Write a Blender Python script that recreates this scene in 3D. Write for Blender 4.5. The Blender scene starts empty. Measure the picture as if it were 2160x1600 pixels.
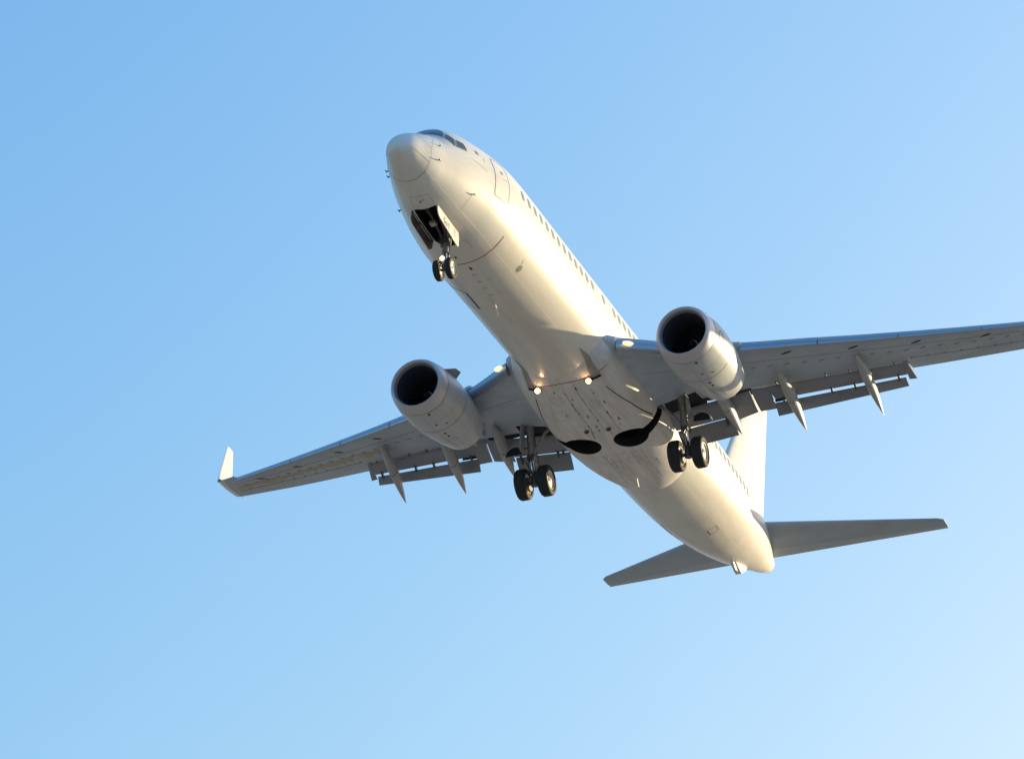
import bpy, bmesh, math, random
import numpy as np
from mathutils import Matrix, Vector
from mathutils.bvhtree import BVHTree

random.seed(4)
D = bpy.data
SC = bpy.context.scene
R_ = math.radians

# ------------------------------------------------------------------ camera, sky, sun, exposure
# aircraft frame: x aft from the nose, y to starboard, z up (metres)
PITCH = R_(2.5)
HEIGHT = 57.4
M_ROOT = Matrix.Translation((0, 0, HEIGHT)) @ Matrix.Rotation(PITCH, 4, 'Y')
CAM_POS = (-89.59085515, -37.91112757, -59.67245986)
CAM_R = ((0.36433396, -0.93112473, -0.01635565),      # right
         (0.42466403, 0.18174333, -0.88692154),       # down
         (0.82880711, 0.31618998, 0.46163045))        # forward
cam = D.cameras.new('camera')
cam.sensor_fit = 'HORIZONTAL'
cam.sensor_width = 36.0
cam.lens = 7702.739 / 2160 * 36
cam.clip_start = 1.0
cam.clip_end = 20000
co = D.objects.new('camera', cam)
SC.collection.objects.link(co)
Mc = Matrix.Identity(4)
for i in range(3):
    Mc[i][0] = CAM_R[0][i]
    Mc[i][1] = -CAM_R[1][i]
    Mc[i][2] = -CAM_R[2][i]
    Mc[i][3] = CAM_POS[i]
co.matrix_world = M_ROOT @ Mc
SC.camera = co

S_AC = Vector((0.80, -0.56, 0.20))                      # towards the sun, aircraft frame
S_W = (M_ROOT.to_3x3() @ S_AC).normalized()
SUN_EL = math.asin(S_W.z)
SUN_ROT = math.atan2(S_W.x, S_W.y)

world = D.worlds.new('World')
SC.world = world
world.use_nodes = True
nt = world.node_tree
sky = nt.nodes.new('ShaderNodeTexSky')
sky.sky_type = 'NISHITA'
sky.sun_disc = False
sky.sun_elevation = SUN_EL
sky.sun_rotation = SUN_ROT
sky.altitude = 0
sky.air_density = 1.5
sky.dust_density = 4.0
sky.ozone_density = 5.0
bg = nt.nodes['Background']
bg.inputs[1].default_value = 0.15
sep = nt.nodes.new('ShaderNodeSeparateColor')
cmb = nt.nodes.new('ShaderNodeCombineColor')
nt.links.new(sky.outputs[0], sep.inputs[0])
for k, (ex, gain) in enumerate(((1.34, 1.11), (0.96, 1.0), (0.55, 1.32))):    # per-channel tone curve and cap on the sky colour
    pw = nt.nodes.new('ShaderNodeMath'); pw.operation = 'POWER'; pw.inputs[1].default_value = ex
    ml = nt.nodes.new('ShaderNodeMath'); ml.operation = 'MULTIPLY'; ml.inputs[1].default_value = gain
    nt.links.new(sep.outputs[k], pw.inputs[0])
    nt.links.new(pw.outputs[0], ml.inputs[0])
    mn = nt.nodes.new('ShaderNodeMath'); mn.operation = 'MINIMUM'; mn.inputs[1].default_value = (2.5, 2.25, 2.2)[k]
    nt.links.new(ml.outputs[0], mn.inputs[0])
    nt.links.new(mn.outputs[0], cmb.inputs[k])
nt.links.new(cmb.outputs[0], bg.inputs[0])

sun = D.lights.new('sun', 'SUN')
sun.energy = 2.25
sun.angle = R_(0.5)
sun.color = (1.0, 0.80, 0.46)
so = D.objects.new('sun', sun)
SC.collection.objects.link(so)
so.rotation_euler = S_W.to_track_quat('Z', 'Y').to_euler()
so.location = (0, 0, 200)

SC.view_settings.view_transform = 'Standard'
SC.view_settings.look = 'None'
SC.view_settings.gamma = 1.0
SC.view_settings.exposure = 1.6
SC.render.engine = 'CYCLES'
SC.cycles.max_bounces = 8
SC.cycles.use_denoising = True

# ------------------------------------------------------------------ materials
def mat(name, col, rough=0.4, metal=0.0, coat=0.0, var=None, var_scale=(1, 1, 1), var_amt=0.3, bump=0.0, emit=None, spec=0.5,
        rvar=0.0):
    m = D.materials.new(name)
    m.use_nodes = True
    n = m.node_tree.nodes
    l = m.node_tree.links
    b = n['Principled BSDF']
    b.inputs['Base Color'].default_value = (*col, 1)
    b.inputs['Roughness'].default_value = rough
    b.inputs['Metallic'].default_value = metal
    b.inputs['Coat Weight'].default_value = coat
    b.inputs['Coat Roughness'].default_value = 0.12
    b.inputs['Specular IOR Level'].default_value = spec
    if emit:
        b.inputs['Emission Color'].default_value = (*emit[0], 1)
        b.inputs['Emission Strength'].default_value = emit[1]
    if var or bump or rvar:
        tc = n.new('ShaderNodeTexCoord')
        mp = n.new('ShaderNodeMapping')
        mp.inputs['Scale'].default_value = var_scale
        nz = n.new('ShaderNodeTexNoise')
        nz.inputs['Scale'].default_value = 1.0
        nz.inputs['Detail'].default_value = 7
        nz.inputs['Roughness'].default_value = 0.62
        l.new(tc.outputs['Object'], mp.inputs['Vector'])
        l.new(mp.outputs[0], nz.inputs['Vector'])
        rp = n.new('ShaderNodeMapRange')
        rp.inputs['From Min'].default_value = 0.42
        rp.inputs['From Max'].default_value = 0.75
        l.new(nz.outputs['Fac'], rp.inputs['Value'])
        if var:
            mx = n.new('ShaderNodeMix')
            mx.data_type = 'RGBA'
            mx.inputs['A'].default_value = (*col, 1)
            mx.inputs['B'].default_value = (*var, 1)
            ml = n.new('ShaderNodeMath')
            ml.operation = 'MULTIPLY'
            ml.inputs[1].default_value = var_amt
            l.new(rp.outputs[0], ml.inputs[0])
            l.new(ml.outputs[0], mx.inputs['Factor'])
            l.new(mx.outputs['Result'], b.inputs['Base Color'])
        if rvar:
            r2 = n.new('ShaderNodeMapRange')
            r2.inputs['To Min'].default_value = rough - rvar
            r2.inputs['To Max'].default_value = rough + rvar
            l.new(nz.outputs['Fac'], r2.inputs['Value'])
            l.new(r2.outputs[0], b.inputs['Roughness'])
        if bump:
            bp = n.new('ShaderNodeBump')
            bp.inputs['Strength'].default_value = bump
            bp.inputs['Distance'].default_value = 0.01
            l.new(nz.outputs['Fac'], bp.inputs['Height'])
            l.new(bp.outputs[0], b.inputs['Normal'])
    return m

M = {}
M['white'] = mat('white_paint', (0.80, 0.77, 0.70), 0.36, coat=0.2, var=(0.52, 0.47, 0.38), var_scale=(0.22, 1.6, 1.6), var_amt=0.5, bump=0.05, rvar=0.06)
M['belly'] = mat('fairing_paint', (0.82, 0.78, 0.74), 0.52, coat=0.0, var=(0.50, 0.45, 0.40), var_scale=(0.45, 2.6, 2.6), var_amt=0.75, bump=0.08)
M['wing'] = mat('wing_grey_paint', (0.46, 0.53, 0.60), 0.38, coat=0.12, var=(0.34, 0.37, 0.39), var_scale=(1.6, 0.5, 1.5), var_amt=0.6, bump=0.15, rvar=0.08)
M['flap'] = mat('flap_grey_paint', (0.30, 0.31, 0.34), 0.45, var=(0.20, 0.19, 0.20), var_scale=(2.5, 0.8, 2), var_amt=0.6, bump=0.1)
M['fair'] = mat('canoe_grey_paint', (0.46, 0.46, 0.45), 0.40, coat=0.1, var=(0.32, 0.30, 0.28), var_scale=(0.8, 3, 3), var_amt=0.6, bump=0.05)
M['slat'] = mat('polished_aluminium', (0.46, 0.48, 0.51), 0.44, metal=1.0, bump=0.03, var_scale=(2, 2, 2))
M['cowl'] = mat('cowl_grey_paint', (0.54, 0.58, 0.60), 0.42, coat=0.15, var=(0.40, 0.38, 0.33), var_scale=(0.6, 2, 2), var_amt=0.5, bump=0.05)
M['lip'] = mat('inlet_lip_aluminium', (0.62, 0.60, 0.62), 0.46, metal=0.7)
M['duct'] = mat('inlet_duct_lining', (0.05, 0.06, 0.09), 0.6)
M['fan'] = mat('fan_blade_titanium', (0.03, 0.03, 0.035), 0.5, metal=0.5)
M['core'] = mat('exhaust_metal', (0.25, 0.22, 0.19), 0.45, metal=0.9)
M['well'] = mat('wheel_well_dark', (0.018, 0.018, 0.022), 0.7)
M['line'] = mat('panel_seam', (0.30, 0.29, 0.28), 0.6)
M['dark'] = mat('dark_marking', (0.03, 0.03, 0.03), 0.6)
M['cream'] = mat('lap_joint_glint', (0.95, 0.86, 0.70), 0.4)  # bright cream puts the sun highlight of the lap joints into the colour
M['red'] = mat('red_marking', (0.36, 0.075, 0.06), 0.5)
M['blue_line'] = mat('door_outline', (0.30, 0.33, 0.42), 0.5)
M['glass'] = mat('cockpit_glass', (0.02, 0.035, 0.05), 0.06, spec=0.9)
M['pane'] = mat('cabin_window_pane', (0.17, 0.21, 0.26), 0.12, spec=0.7)
M['tyre'] = mat('tyre_rubber', (0.022, 0.022, 0.024), 0.75, bump=0.2, var_scale=(20, 20, 20))
M['rim'] = mat('wheel_rim_paint', (0.62, 0.60, 0.56), 0.4, metal=0.2)
M['hub'] = mat('wheel_hub_dark', (0.10, 0.095, 0.09), 0.5, metal=0.4)
M['strut'] = mat('gear_leg_paint', (0.33, 0.31, 0.30), 0.4, var=(0.12, 0.1, 0.09), var_scale=(8, 8, 8), var_amt=0.7)
M['chrome'] = mat('oleo_chrome', (0.75, 0.75, 0.78), 0.15, metal=1.0)
M['steel'] = mat('gear_steel', (0.12, 0.115, 0.12), 0.45, metal=0.5)
M['lamp'] = mat('lit_lamp_lens', (1, 0.9, 0.75), 0.2, emit=((1.0, 0.62, 0.30), 14.0))
M['lampb'] = mat('wing_root_lamp_lens', (1, 0.95, 0.85), 0.2, emit=((1.0, 0.74, 0.36), 0.42))
M['glow'] = mat('lamp_halo_ring', (1, 0.7, 0.4), 0.3, emit=((1.0, 0.42, 0.14), 1.3))  # glowing ring added round the lenses to imitate their orange halo
M['bezel'] = mat('lamp_bezel', (0.3, 0.3, 0.3), 0.3, metal=0.8)
M['greenlens'] = mat('navigation_lens', (0.02, 0.25, 0.12), 0.15)
M['ground'] = mat('dry_field', (0.32, 0.26, 0.195), 0.9, var=(0.25, 0.20, 0.15), var_scale=(0.02, 0.02, 0.02), var_amt=0.9)

# ------------------------------------------------------------------ object helpers
def mesh_obj(name, verts, faces, mats, parent=None, smooth=30, fmat=None, label=None):
    me = D.meshes.new(name)
    me.from_pydata([tuple(map(float, v)) for v in verts], [], [tuple(int(i) for i in f) for f in faces])
    if not isinstance(mats, (list, tuple)):
        mats = [mats]
    for m_ in mats:
        me.materials.append(m_)
    bm = bmesh.new()
    bm.from_mesh(me)
    bmesh.ops.recalc_face_normals(bm, faces=bm.faces[:])
    if fmat is not None:
        bm.faces.ensure_lookup_table()
        for f, k in zip(bm.faces, fmat):
            f.material_index = k
    bm.to_mesh(me)
    bm.free()
    if smooth is not None:
        me.polygons.foreach_set('use_smooth', [True] * len(me.polygons))
        me.set_sharp_from_angle(angle=R_(smooth))
    o = D.objects.new(name, me)
    SC.collection.objects.link(o)
    if parent:
        o.parent = parent
    if label:
        o['label'] = label
    return o

class MB:
    """collects pieces that become ONE mesh object"""
    def __init__(s):
        s.v = []; s.f = []; s.m = []
    def add(s, v, f, mi=0):
        k = len(s.v)
        s.v += [tuple(p) for p in v]
        s.f += [tuple(i + k for i in q) for q in f]
        s.m += [mi] * len(f)
        return s
    def build(s, name, mats, parent=None, smooth=30, label=None, tf=None):
        v = s.v if tf is None else [tuple(tf @ Vector(p)) for p in s.v]
        return mesh_obj(name, v, s.f, mats, parent, smooth, s.m, label)

def loft(rings, cap0=True, cap1=True, closed=True):
    n = len(rings[0])
    v = [tuple(p) for r in rings for p in r]
    f = []
    for a in range(len(rings) - 1):
        for i in range(n if closed else n - 1):
            j = (i + 1) % n
            f.append((a * n + i, a * n + j, (a + 1) * n + j, (a + 1) * n + i))
    if cap0:
        f.append(tuple(range(n - 1, -1, -1)))
    if cap1:
        f.append(tuple((len(rings) - 1) * n + i for i in range(n)))
    return v, f

def frame(d):
    d = Vector(d).normalized()
    a = Vector((0, 0, 1)) if abs(d.z) < 0.9 else Vector((1, 0, 0))
    u = d.cross(a).normalized()
    return d, u, d.cross(u)

def tube(pts, rads, n=14):
    rings = []
    pts = [Vector(p) for p in pts]
    if not isinstance(rads, (list, tuple)):
        rads = [rads] * len(pts)
    for i, p in enumerate(pts):
        t = (pts[min(i + 1, len(pts) - 1)] - pts[max(i - 1, 0)])
        _, u, w = frame(t)
        rings.append([p + (u * math.cos(a) + w * math.sin(a)) * rads[i] for a in [2 * math.pi * k / n for k in range(n)]])
    return loft(rings)

def box(c, s, rot=None):
    v = []
    for z in (-1, 1):
        for y in (-1, 1):
            for x in (-1, 1):
                p = Vector((x * s[0] / 2, y * s[1] / 2, z * s[2] / 2))
                if rot:
                    p = rot @ p
                v.append(Vector(c) + p)
    return v, [(0, 2, 3, 1), (4, 5, 7, 6), (0, 1, 5, 4), (2, 6, 7, 3), (0, 4, 6, 2), (1, 3, 7, 5)]

def prism(poly, off):
    """closed polygon (3-D points, convex or not) thickened by the vector off"""
    n = len(poly)
    off = Vector(off)
    v = [Vector(p) for p in poly] + [Vector(p) + off for p in poly]
    f = [tuple(range(n - 1, -1, -1)), tuple(range(n, 2 * n))]
    for i in range(n):
        j = (i + 1) % n
        f.append((i, j, n + j, n + i))
    return v, f

def lathe(prof, c, axis='y', n=40, closed=False):
    """prof: list of (along axis, radius)"""
    rings = []
    for a, r in prof:
        ring = []
        for k in range(n):
            t = 2 * math.pi * k / n
            p = (r * math.cos(t), r * math.sin(t))
            if axis == 'y':
                ring.append((c[0] + p[0], c[1] + a, c[2] + p[1]))
            elif axis == 'x':
                ring.append((c[0] + a, c[1] + p[0], c[2] + p[1]))
        rings.append(ring)
    if closed:
        rings.append(rings[0])
    return loft(rings, not closed, not closed)

def pchip(xs, ys, x):
    xs = np.asarray(xs, float); ys = np.asarray(ys, float); x = np.asarray(x, float)
    h = np.diff(xs); d = np.diff(ys) / h; m = np.zeros_like(ys)
    for i in range(1, len(xs) - 1):
        if d[i - 1] * d[i] > 0:
            w1 = 2 * h[i] + h[i - 1]; w2 = h[i] + 2 * h[i - 1]
            m[i] = (w1 + w2) / (w1 / d[i - 1] + w2 / d[i])
    m[0] = d[0]; m[-1] = d[-1]
    i = np.clip(np.searchsorted(xs, x) - 1, 0, len(xs) - 2)
    t = (x - xs[i]) / h[i]
    return (2*t**3-3*t**2+1)*ys[i]+(t**3-2*t**2+t)*h[i]*m[i]+(-2*t**3+3*t**2)*ys[i+1]+(t**3-t**2)*h[i]*m[i+1]

# ------------------------------------------------------------------ ground
g = [( -9000 + 18000 * i / 8, -9000 + 18000 * j / 8, 0) for j in range(9) for i in range(9)]
gf = [(j * 9 + i, j * 9 + i + 1, (j + 1) * 9 + i + 1, (j + 1) * 9 + i) for j in range(8) for i in range(8)]
ground = mesh_obj('ground', g, gf, M['ground'], smooth=None)
ground['kind'] = 'structure'

# ------------------------------------------------------------------ the aeroplane
root = D.objects.new('passenger_jet', None)
SC.collection.objects.link(root)
root.matrix_world = M_ROOT
root['label'] = 'white twin-engine passenger jet flying overhead with landing gear and flaps down'
root['category'] = 'aeroplane'

# ---- fuselage surface
FT = np.array([
(0.00,-0.70,-0.76,0.03,-0.73),
(0.04,-0.58,-0.90,0.14,-0.73),
(0.15,-0.43,-1.03,0.31,-0.72),
(0.40,-0.19,-1.19,0.485,-0.67),
(0.80,0.06,-1.37,0.645,-0.60),
(1.20,0.27,-1.51,0.80,-0.53),
(1.60,0.445,-1.63,0.93,-0.46),
(1.75,0.53,-1.665,0.975,-0.43),
(2.10,0.85,-1.74,1.085,-0.36),
(2.50,1.14,-1.81,1.21,-0.29),
(3.00,1.36,-1.88,1.35,-0.20),
(4.00,1.60,-1.97,1.57,-0.10),
(5.00,1.76,-2.06,1.745,-0.03),
(6.20,1.87,-2.12,1.86,0.0),
(7.60,1.88,-2.13,1.88,0.0),
(23.5,1.88,-2.13,1.88,0.0),
(25.0,1.88,-2.09,1.88,0.0),
(27.0,1.86,-1.97,1.855,0.03),
(29.0,1.85,-1.79,1.78,0.12),
(31.0,1.83,-1.49,1.62,0.26),
(33.0,1.78,-1.06,1.37,0.42),
(35.0,1.66,-0.50,1.01,0.60),
(36.5,1.51,-0.03,0.66,0.74),
(37.5,1.35,0.30,0.40,0.84),
(37.9,1.26,0.47,0.31,0.88),
(38.05,1.22,0.53,0.27,0.89)])

def FS(x, th, off=0.0):
    """points on the fuselage skin: x along, th (radians) round from starboard, up"""
    x = np.asarray(x, float); th = np.asarray(th, float)
    def raw(x, th):
        tp, bt, hw, zc = [pchip(FT[:, 0], FT[:, k], x) for k in (1, 2, 3, 4)]
        c, s = np.cos(th), np.sin(th)
        n = 2.0 + 0.06 * np.clip((x - 2) / 4, 0, 1)
        k = np.where(s < 0, 2 / n, 1.0)
        y = hw * np.sign(c) * np.abs(c) ** k
        ss = np.sign(s) * np.abs(s) ** k
        z = zc + np.where(s >= 0, (tp - zc) * ss, (zc - bt) * ss)
        return np.stack([x + 0 * th, y, z], -1)
    P = raw(x, th)
    if np.any(np.asarray(off) != 0):
        e = 1e-3
        N = np.cross(raw(x, th + e) - raw(x, th - e), raw(x + e, th) - raw(x - e, th))
        N = -N / np.linalg.norm(N, axis=-1, keepdims=True)
        s = np.sign((N * (P - np.stack([x, 0 * x, pchip(FT[:, 0], FT[:, 4], x)], -1)))[..., 1:].sum(-1))
        N = N * s[..., None]
        P = P + N * np.asarray(off)[..., None] if np.ndim(off) else P + N * off
    return P

def ribbon(path, w, off=0.005, res=0.12, closed=False):
    """strip of width w following (x, degrees) points on the fuselage"""
    pts = []
    P2 = list(path) + ([path[0]] if closed else [])
    for (x0, t0), (x1, t1) in zip(P2[:-1], P2[1:]):
        L = max(abs(x1 - x0), abs(R_(t1 - t0)) * 1.9)
        k = max(1, int(L / res))
        for i in range(k):
            pts.append((x0 + (x1 - x0) * i / k, t0 + (t1 - t0) * i / k))
    pts.append(P2[-1])
    A = FS([p[0] for p in pts], [R_(p[1]) for p in pts], off)
    B = FS([p[0] for p in pts], [R_(p[1]) for p in pts], off + 0.05)
    v = []; f = []
    for i in range(len(A)):
        t = Vector(A[min(i + 1, len(A) - 1)] - A[max(i - 1, 0)])
        n = Vector(B[i] - A[i])
        s = t.cross(n).normalized() * (w / 2)
        v += [Vector(A[i]) - s, Vector(A[i]) + s]
        if i:
            f.append((2 * i - 2, 2 * i - 1, 2 * i + 1, 2 * i))
    return v, f

def bead(path, w, h, res=0.25):
    """raised lap joint: a low triangular ridge"""
    pts = []
    for (x0, t0), (x1, t1) in zip(path[:-1], path[1:]):
        k = max(1, int(abs(x1 - x0) / res))
        for i in range(k):
            pts.append((x0 + (x1 - x0) * i / k, t0 + (t1 - t0) * i / k))
    pts.append(path[-1])
    X = [p[0] for p in pts]; T = [R_(p[1]) for p in pts]
    A = FS(X, T, 0.001); B = FS(X, T, h)
    v = []; f = []
    for i in range(len(A)):
        t = Vector(A[min(i + 1, len(A) - 1)] - A[max(i - 1, 0)])
        n = Vector(B[i] - A[i])
        d = t.cross(n).normalized() * (w / 2)
        v += [Vector(A[i]) - d, Vector(B[i]), Vector(A[i]) + d]
        if i:
            for q in (0, 1):
                f.append((3 * i - 3 + q, 3 * i - 2 + q, 3 * i + 1 + q, 3 * i + q))
    return v, f

def patch(poly, off=0.005, mid=None):
    """skin patch inside a polygon of (x, degrees); fan of triangles with subdivided edges"""
    P = []
    for (x0, t0), (x1, t1) in zip(poly, poly[1:] + poly[:1]):
        for i in range(6):
            P.append((x0 + (x1 - x0) * i / 6, t0 + (t1 - t0) * i / 6))
    cx = sum(p[0] for p in P) / len(P); ct = sum(p[1] for p in P) / len(P)
    v = []; f = []
    n = len(P)
    for k, s in enumerate((1.0, 0.66, 0.33)):
        v += [tuple(q) for q in FS([cx + (p[0] - cx) * s for p in P], [R_(ct + (p[1] - ct) * s) for p in P], off)]
    v.append(tuple(FS(np.array([cx]), np.array([R_(ct)]), off)[0]))
    for k in (0, 1):
        for i in range(n):
            j = (i + 1) % n
            f.append((k * n + i, k * n + j, (k + 1) * n + j, (k + 1) * n + i))
    for i in range(n):
        f.append((2 * n + i, 2 * n + (i + 1) % n, 3 * n))
    return v, f

def boolean_cut(o, cutters):
    for c in cutters:
        md = o.modifiers.new('cut', 'BOOLEAN')
        md.operation = 'DIFFERENCE'
        md.solver = 'EXACT'
        md.object = c
        md.material_mode = 'INDEX'
    bpy.context.view_layer.update()
    dg = bpy.context.evaluated_depsgraph_get()
    me = D.meshes.new_from_object(o.evaluated_get(dg))
    old = o.data
    o.modifiers.clear()
    # normals of the uncut skin, so that the cut leaves no shading dents
    bm = bmesh.new(); bm.from_mesh(old); bm.normal_update()
    bvh = BVHTree.FromBMesh(bm)
    bm.faces.ensure_lookup_table()
    nrm = []
    me.update()
    vn = [v.normal.copy() for v in bm.verts]
    for p in me.polygons:
        pn = p.normal
        for li in p.loop_indices:
            co_ = me.vertices[me.loops[li].vertex_index].co
            hit = bvh.find_nearest(co_)
            use = pn
            if p.material_index == 0 and hit[0] is not None and hit[3] < 0.02:
                f = bm.faces[hit[2]]
                acc = Vector((0, 0, 0))
                for w_ in f.verts:
                    acc += w_.normal / max((w_.co - co_).length, 1e-4)
                acc.normalize()
                if acc.dot(pn) > 0.7:
                    use = acc
            nrm.append(use)
    me.polygons.foreach_set('use_smooth', [True] * len(me.polygons))
    me.normals_split_custom_set(nrm)
    bm.free()
    me.name = old.name
    o.data = me
    D.meshes.remove(old)
    for c in cutters:
        cm = c.data
        D.objects.remove(c)
        D.meshes.remove(cm)

def cutter(v, f):
    c = mesh_obj('cut', v, f, [M['white'], M['well']], root, None, [1] * len(f))
    return c

# fuselage mesh
xs = np.concatenate([[0, 0.015, 0.04, 0.08, 0.13, 0.19, 0.26], np.arange(0.34, 6.0, 0.085), np.arange(6.0, 24, 0.25), np.arange(24, 37.4, 0.16),
                     [37.5, 37.62, 37.75, 37.86, 37.95, 38.02, 38.05]])
NT = 128
ths = np.linspace(-math.pi, math.pi, NT, endpoint=False)
rings = [FS(np.full(NT, x), ths) for x in xs]
v, f = loft(rings)
fus = mesh_obj('fuselage', v, f, [M['white'], M['well'], M['line'], M['cream'], M['red'], M['dark']], root, 40)
cut_poly = [(2.42, -0.30), (2.50, -0.42), (4.20, -0.42), (4.55, -0.2), (4.55, 0.2), (4.20, 0.42), (2.50, 0.42), (2.42, 0.30)]
def well_shapes():
    out = []
    for s in (-1, 1):
        cx, cy, r = 19.10, 0.89 * s, 0.63
        poly = [(cx + r * math.cos(2 * math.pi * k / 36), cy + r * math.sin(2 * math.pi * k / 36), -2.9) for k in range(36)]
        out.append(prism(poly, (0, 0, 1.5)))
        sl = [(18.78, 1.25 * s, -2.9), (19.40, 1.25 * s, -2.9), (19.22, 1.75 * s, -2.9), (19.20, 2.6 * s, -2.9), (18.74, 2.6 * s, -2.9), (18.76, 1.75 * s, -2.9)]
        out.append(prism(sl, (0, 0, 1.66)))
    return out
boolean_cut(fus, [cutter(*prism([(x, y, -2.8) for x, y in cut_poly], (0, 0, 1.75)))] + [cutter(*w_) for w_ in well_shapes()])

# seams and markings that belong to the skin
mk = MB()
mk.add(*ribbon([(1.13, -152 + 4 * k) for k in range(32)], 0.018), 2)                    # radome ring
for q in (lambda t: t, lambda t: 180 - t):
    mk.add(*ribbon([(1.13, q(-152)), (1.11, q(-166)), (1.10, q(-180)), (1.19, q(-201)), (1.57, q(-230)), (1.66, q(-266))], 0.009), 2)
    mk.add(*ribbon([(0.26, q(-166)), (0.7, q(-158)), (1.13, q(-152.5))], 0.014), 2)
    mk.add(*ribbon([(0.62, q(-228)), (0.85, q(-203)), (1.08, q(-186))], 0.008), 2)
for path, w_, h_ in (([(1.18, -133), (3.2, -125.2), (5.7, -122), (14.3, -121.8)], 0.011, 0.0035), ([(1.18, -47), (3.2, -54.8), (5.7, -58), (13.9, -58.2)], 0.011, 0.0035),
                     ([(4.4, -75.5), (13.9, -75.5)], 0.010, 0.003), ([(6.0, -150), (13.2, -149.6)], 0.013, 0.004),
                     ([(23.4, -123.4), (27.25, -120.6), (30, -118.5), (33.6, -114)], 0.011, 0.0035), ([(23.4, -57), (27.25, -59.4), (33.6, -66)], 0.010, 0.003),
                     ([(24.5, -75), (30.0, -77)], 0.013, 0.004)):
    mk.add(*bead(path, w_, h_), 3)
mk.add(*ribbon([(5.66, -83 - 2 * k) for k in range(29)], 0.034, 0.006), 4)             # red stripe
mk.add(*ribbon([(1.80, -73), (1.83, -107.3), (2.30, -107.6)], 0.010), 2)
mk.add(*ribbon([(1.80, -73), (2.30, -72)], 0.010), 2)
mk.add(*ribbon([(3.35, -149), (3.28, -140), (3.25, -125)], 0.010), 2)
mk.add(*ribbon([(3.0, 170), (3.9, 176)], 0.012), 2)
for x in (8.6, 11.3):
    mk.add(*ribbon([(x, -150 - 4 * k) for k in range(9)], 0.006), 2)
for x in (27.6, 31.2):
    mk.add(*ribbon([(x, -20 - 5 * k) for k in range(29)], 0.006), 2)
# four short black strokes and a curve of small lettering behind the cockpit
for x in (3.40, 3.47, 3.545):
    mk.add(*ribbon([(x, 153.4), (x + 0.015, 158.5)], 0.030, 0.006), 5)
mk.add(*ribbon([(3.84, 160), (3.78, 161.5), (3.79, 163.4), (3.86, 164.2)], 0.022, 0.006), 2)
# belly marks along the keel
for x in (6.42, 6.91, 7.37, 7.88):
    mk.add(*ribbon([(x + 0.07, -92.6), (x, -92.2), (x - 0.02, -90.8), (x, -89.4), (x + 0.07, -89)], 0.020, 0.006), 2)
for x in (6.91, 7.88):
    mk.add(*ribbon([(x + 0.06, -101.4), (x, -100.8), (x, -99.4), (x + 0.06, -98.6)], 0.016, 0.006), 2)
mk.add(*patch([(5.14, -85.5), (5.2, -87.5), (5.3, -87.3), (5.26, -85.3)], 0.006), 5)
mk.add(*patch([(5.9, -91.3), (5.96, -93.6), (6.12, -93.4), (6.08, -91.2)], 0.006), 5)
mk.add(*patch([(2.0, -87.2), (2.03, -89.3), (2.13, -89.2), (2.1, -87.2)], 0.006), 5)
mk.add(*ribbon([(2.02, -91), (2.02, -97)], 0.03, 0.006), 2)
mk.add(*ribbon([(4.5, -101), (4.52, -108), (5.0, -108)], 0.012, 0.006), 2)
mk.add(*ribbon([(7.72, -67.0), (8.9, -67.4)], 0.055, 0.006), 5)                        # cargo door gap
mk.add(*ribbon([(27.75, -57.6), (29.08, -55.8)], 0.035, 0.006), 5)
mk.add(*ribbon([(28.70, -104.6), (28.63, -118.2), (29.08, -117), (29.15, -105)], 0.022, 0.006, closed=True), 2)
mk.add(*ribbon([(28.68, -105.0), (29.15, -105)], 0.034, 0.008), 5)
mk.add(*ribbon([(33.2, 178), (33.9, 186)], 0.012), 2)
me_tmp = mk.build('skin_marking', [M['white'], M['well'], M['line'], M['cream'], M['red'], M['dark']], root, None)
# join the marking strips into the fuselage mesh (they are surface pattern of the skin)
def join_into(o, extra):
    a, b = o.data, extra.data
    na = len(a.vertices)
    nl = len(a.loops)
    keep = [Vector(n.vector) for n in a.corner_normals]
    V = [v_.co[:] for v_ in a.vertices] + [v_.co[:] for v_ in b.vertices]
    F = [tuple(p.vertices) for p in a.polygons] + [tuple(i + na for i in p.vertices) for p in b.polygons]
    Mi = [p.material_index for p in a.polygons] + [p.material_index for p in b.polygons]
    me = D.meshes.new(o.name)
    me.from_pydata(V, [], F)
    for m_ in a.materials:
        me.materials.append(m_)
    me.polygons.foreach_set('material_index', Mi)
    me.polygons.foreach_set('use_smooth', [True] * len(F))
    me.update()
    bn = [Vector(n.vector) for n in b.corner_normals]
    me.normals_split_custom_set(keep + bn)
    o.data = me
    D.meshes.remove(a)
    D.objects.remove(extra)
    D.meshes.remove(b)
join_into(fus, me_tmp)

# cockpit windows
for s in (-1, 1):
    A = lambda t: t if s < 0 else 180 - t
    for poly in ([(1.72, 93), (1.84, 114), (2.03, 135.5), (2.28, 127), (2.42, 112), (2.48, 93)],
                 [(2.06, 138.5), (2.31, 157.5), (2.47, 143), (2.31, 129.5)],
                 [(2.38, 158), (2.88, 161.5), (2.85, 149.5), (2.54, 144.5)]):
        q = [(x, A(t)) for x, t in poly]
        w_ = MB()
        w_.add(*patch(q, 0.007))
        w_.add(*ribbon(q, 0.028, 0.010, closed=True), 1)
        w_.build('cockpit_window', [M['glass'], M['line']], fus, 60)

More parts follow.
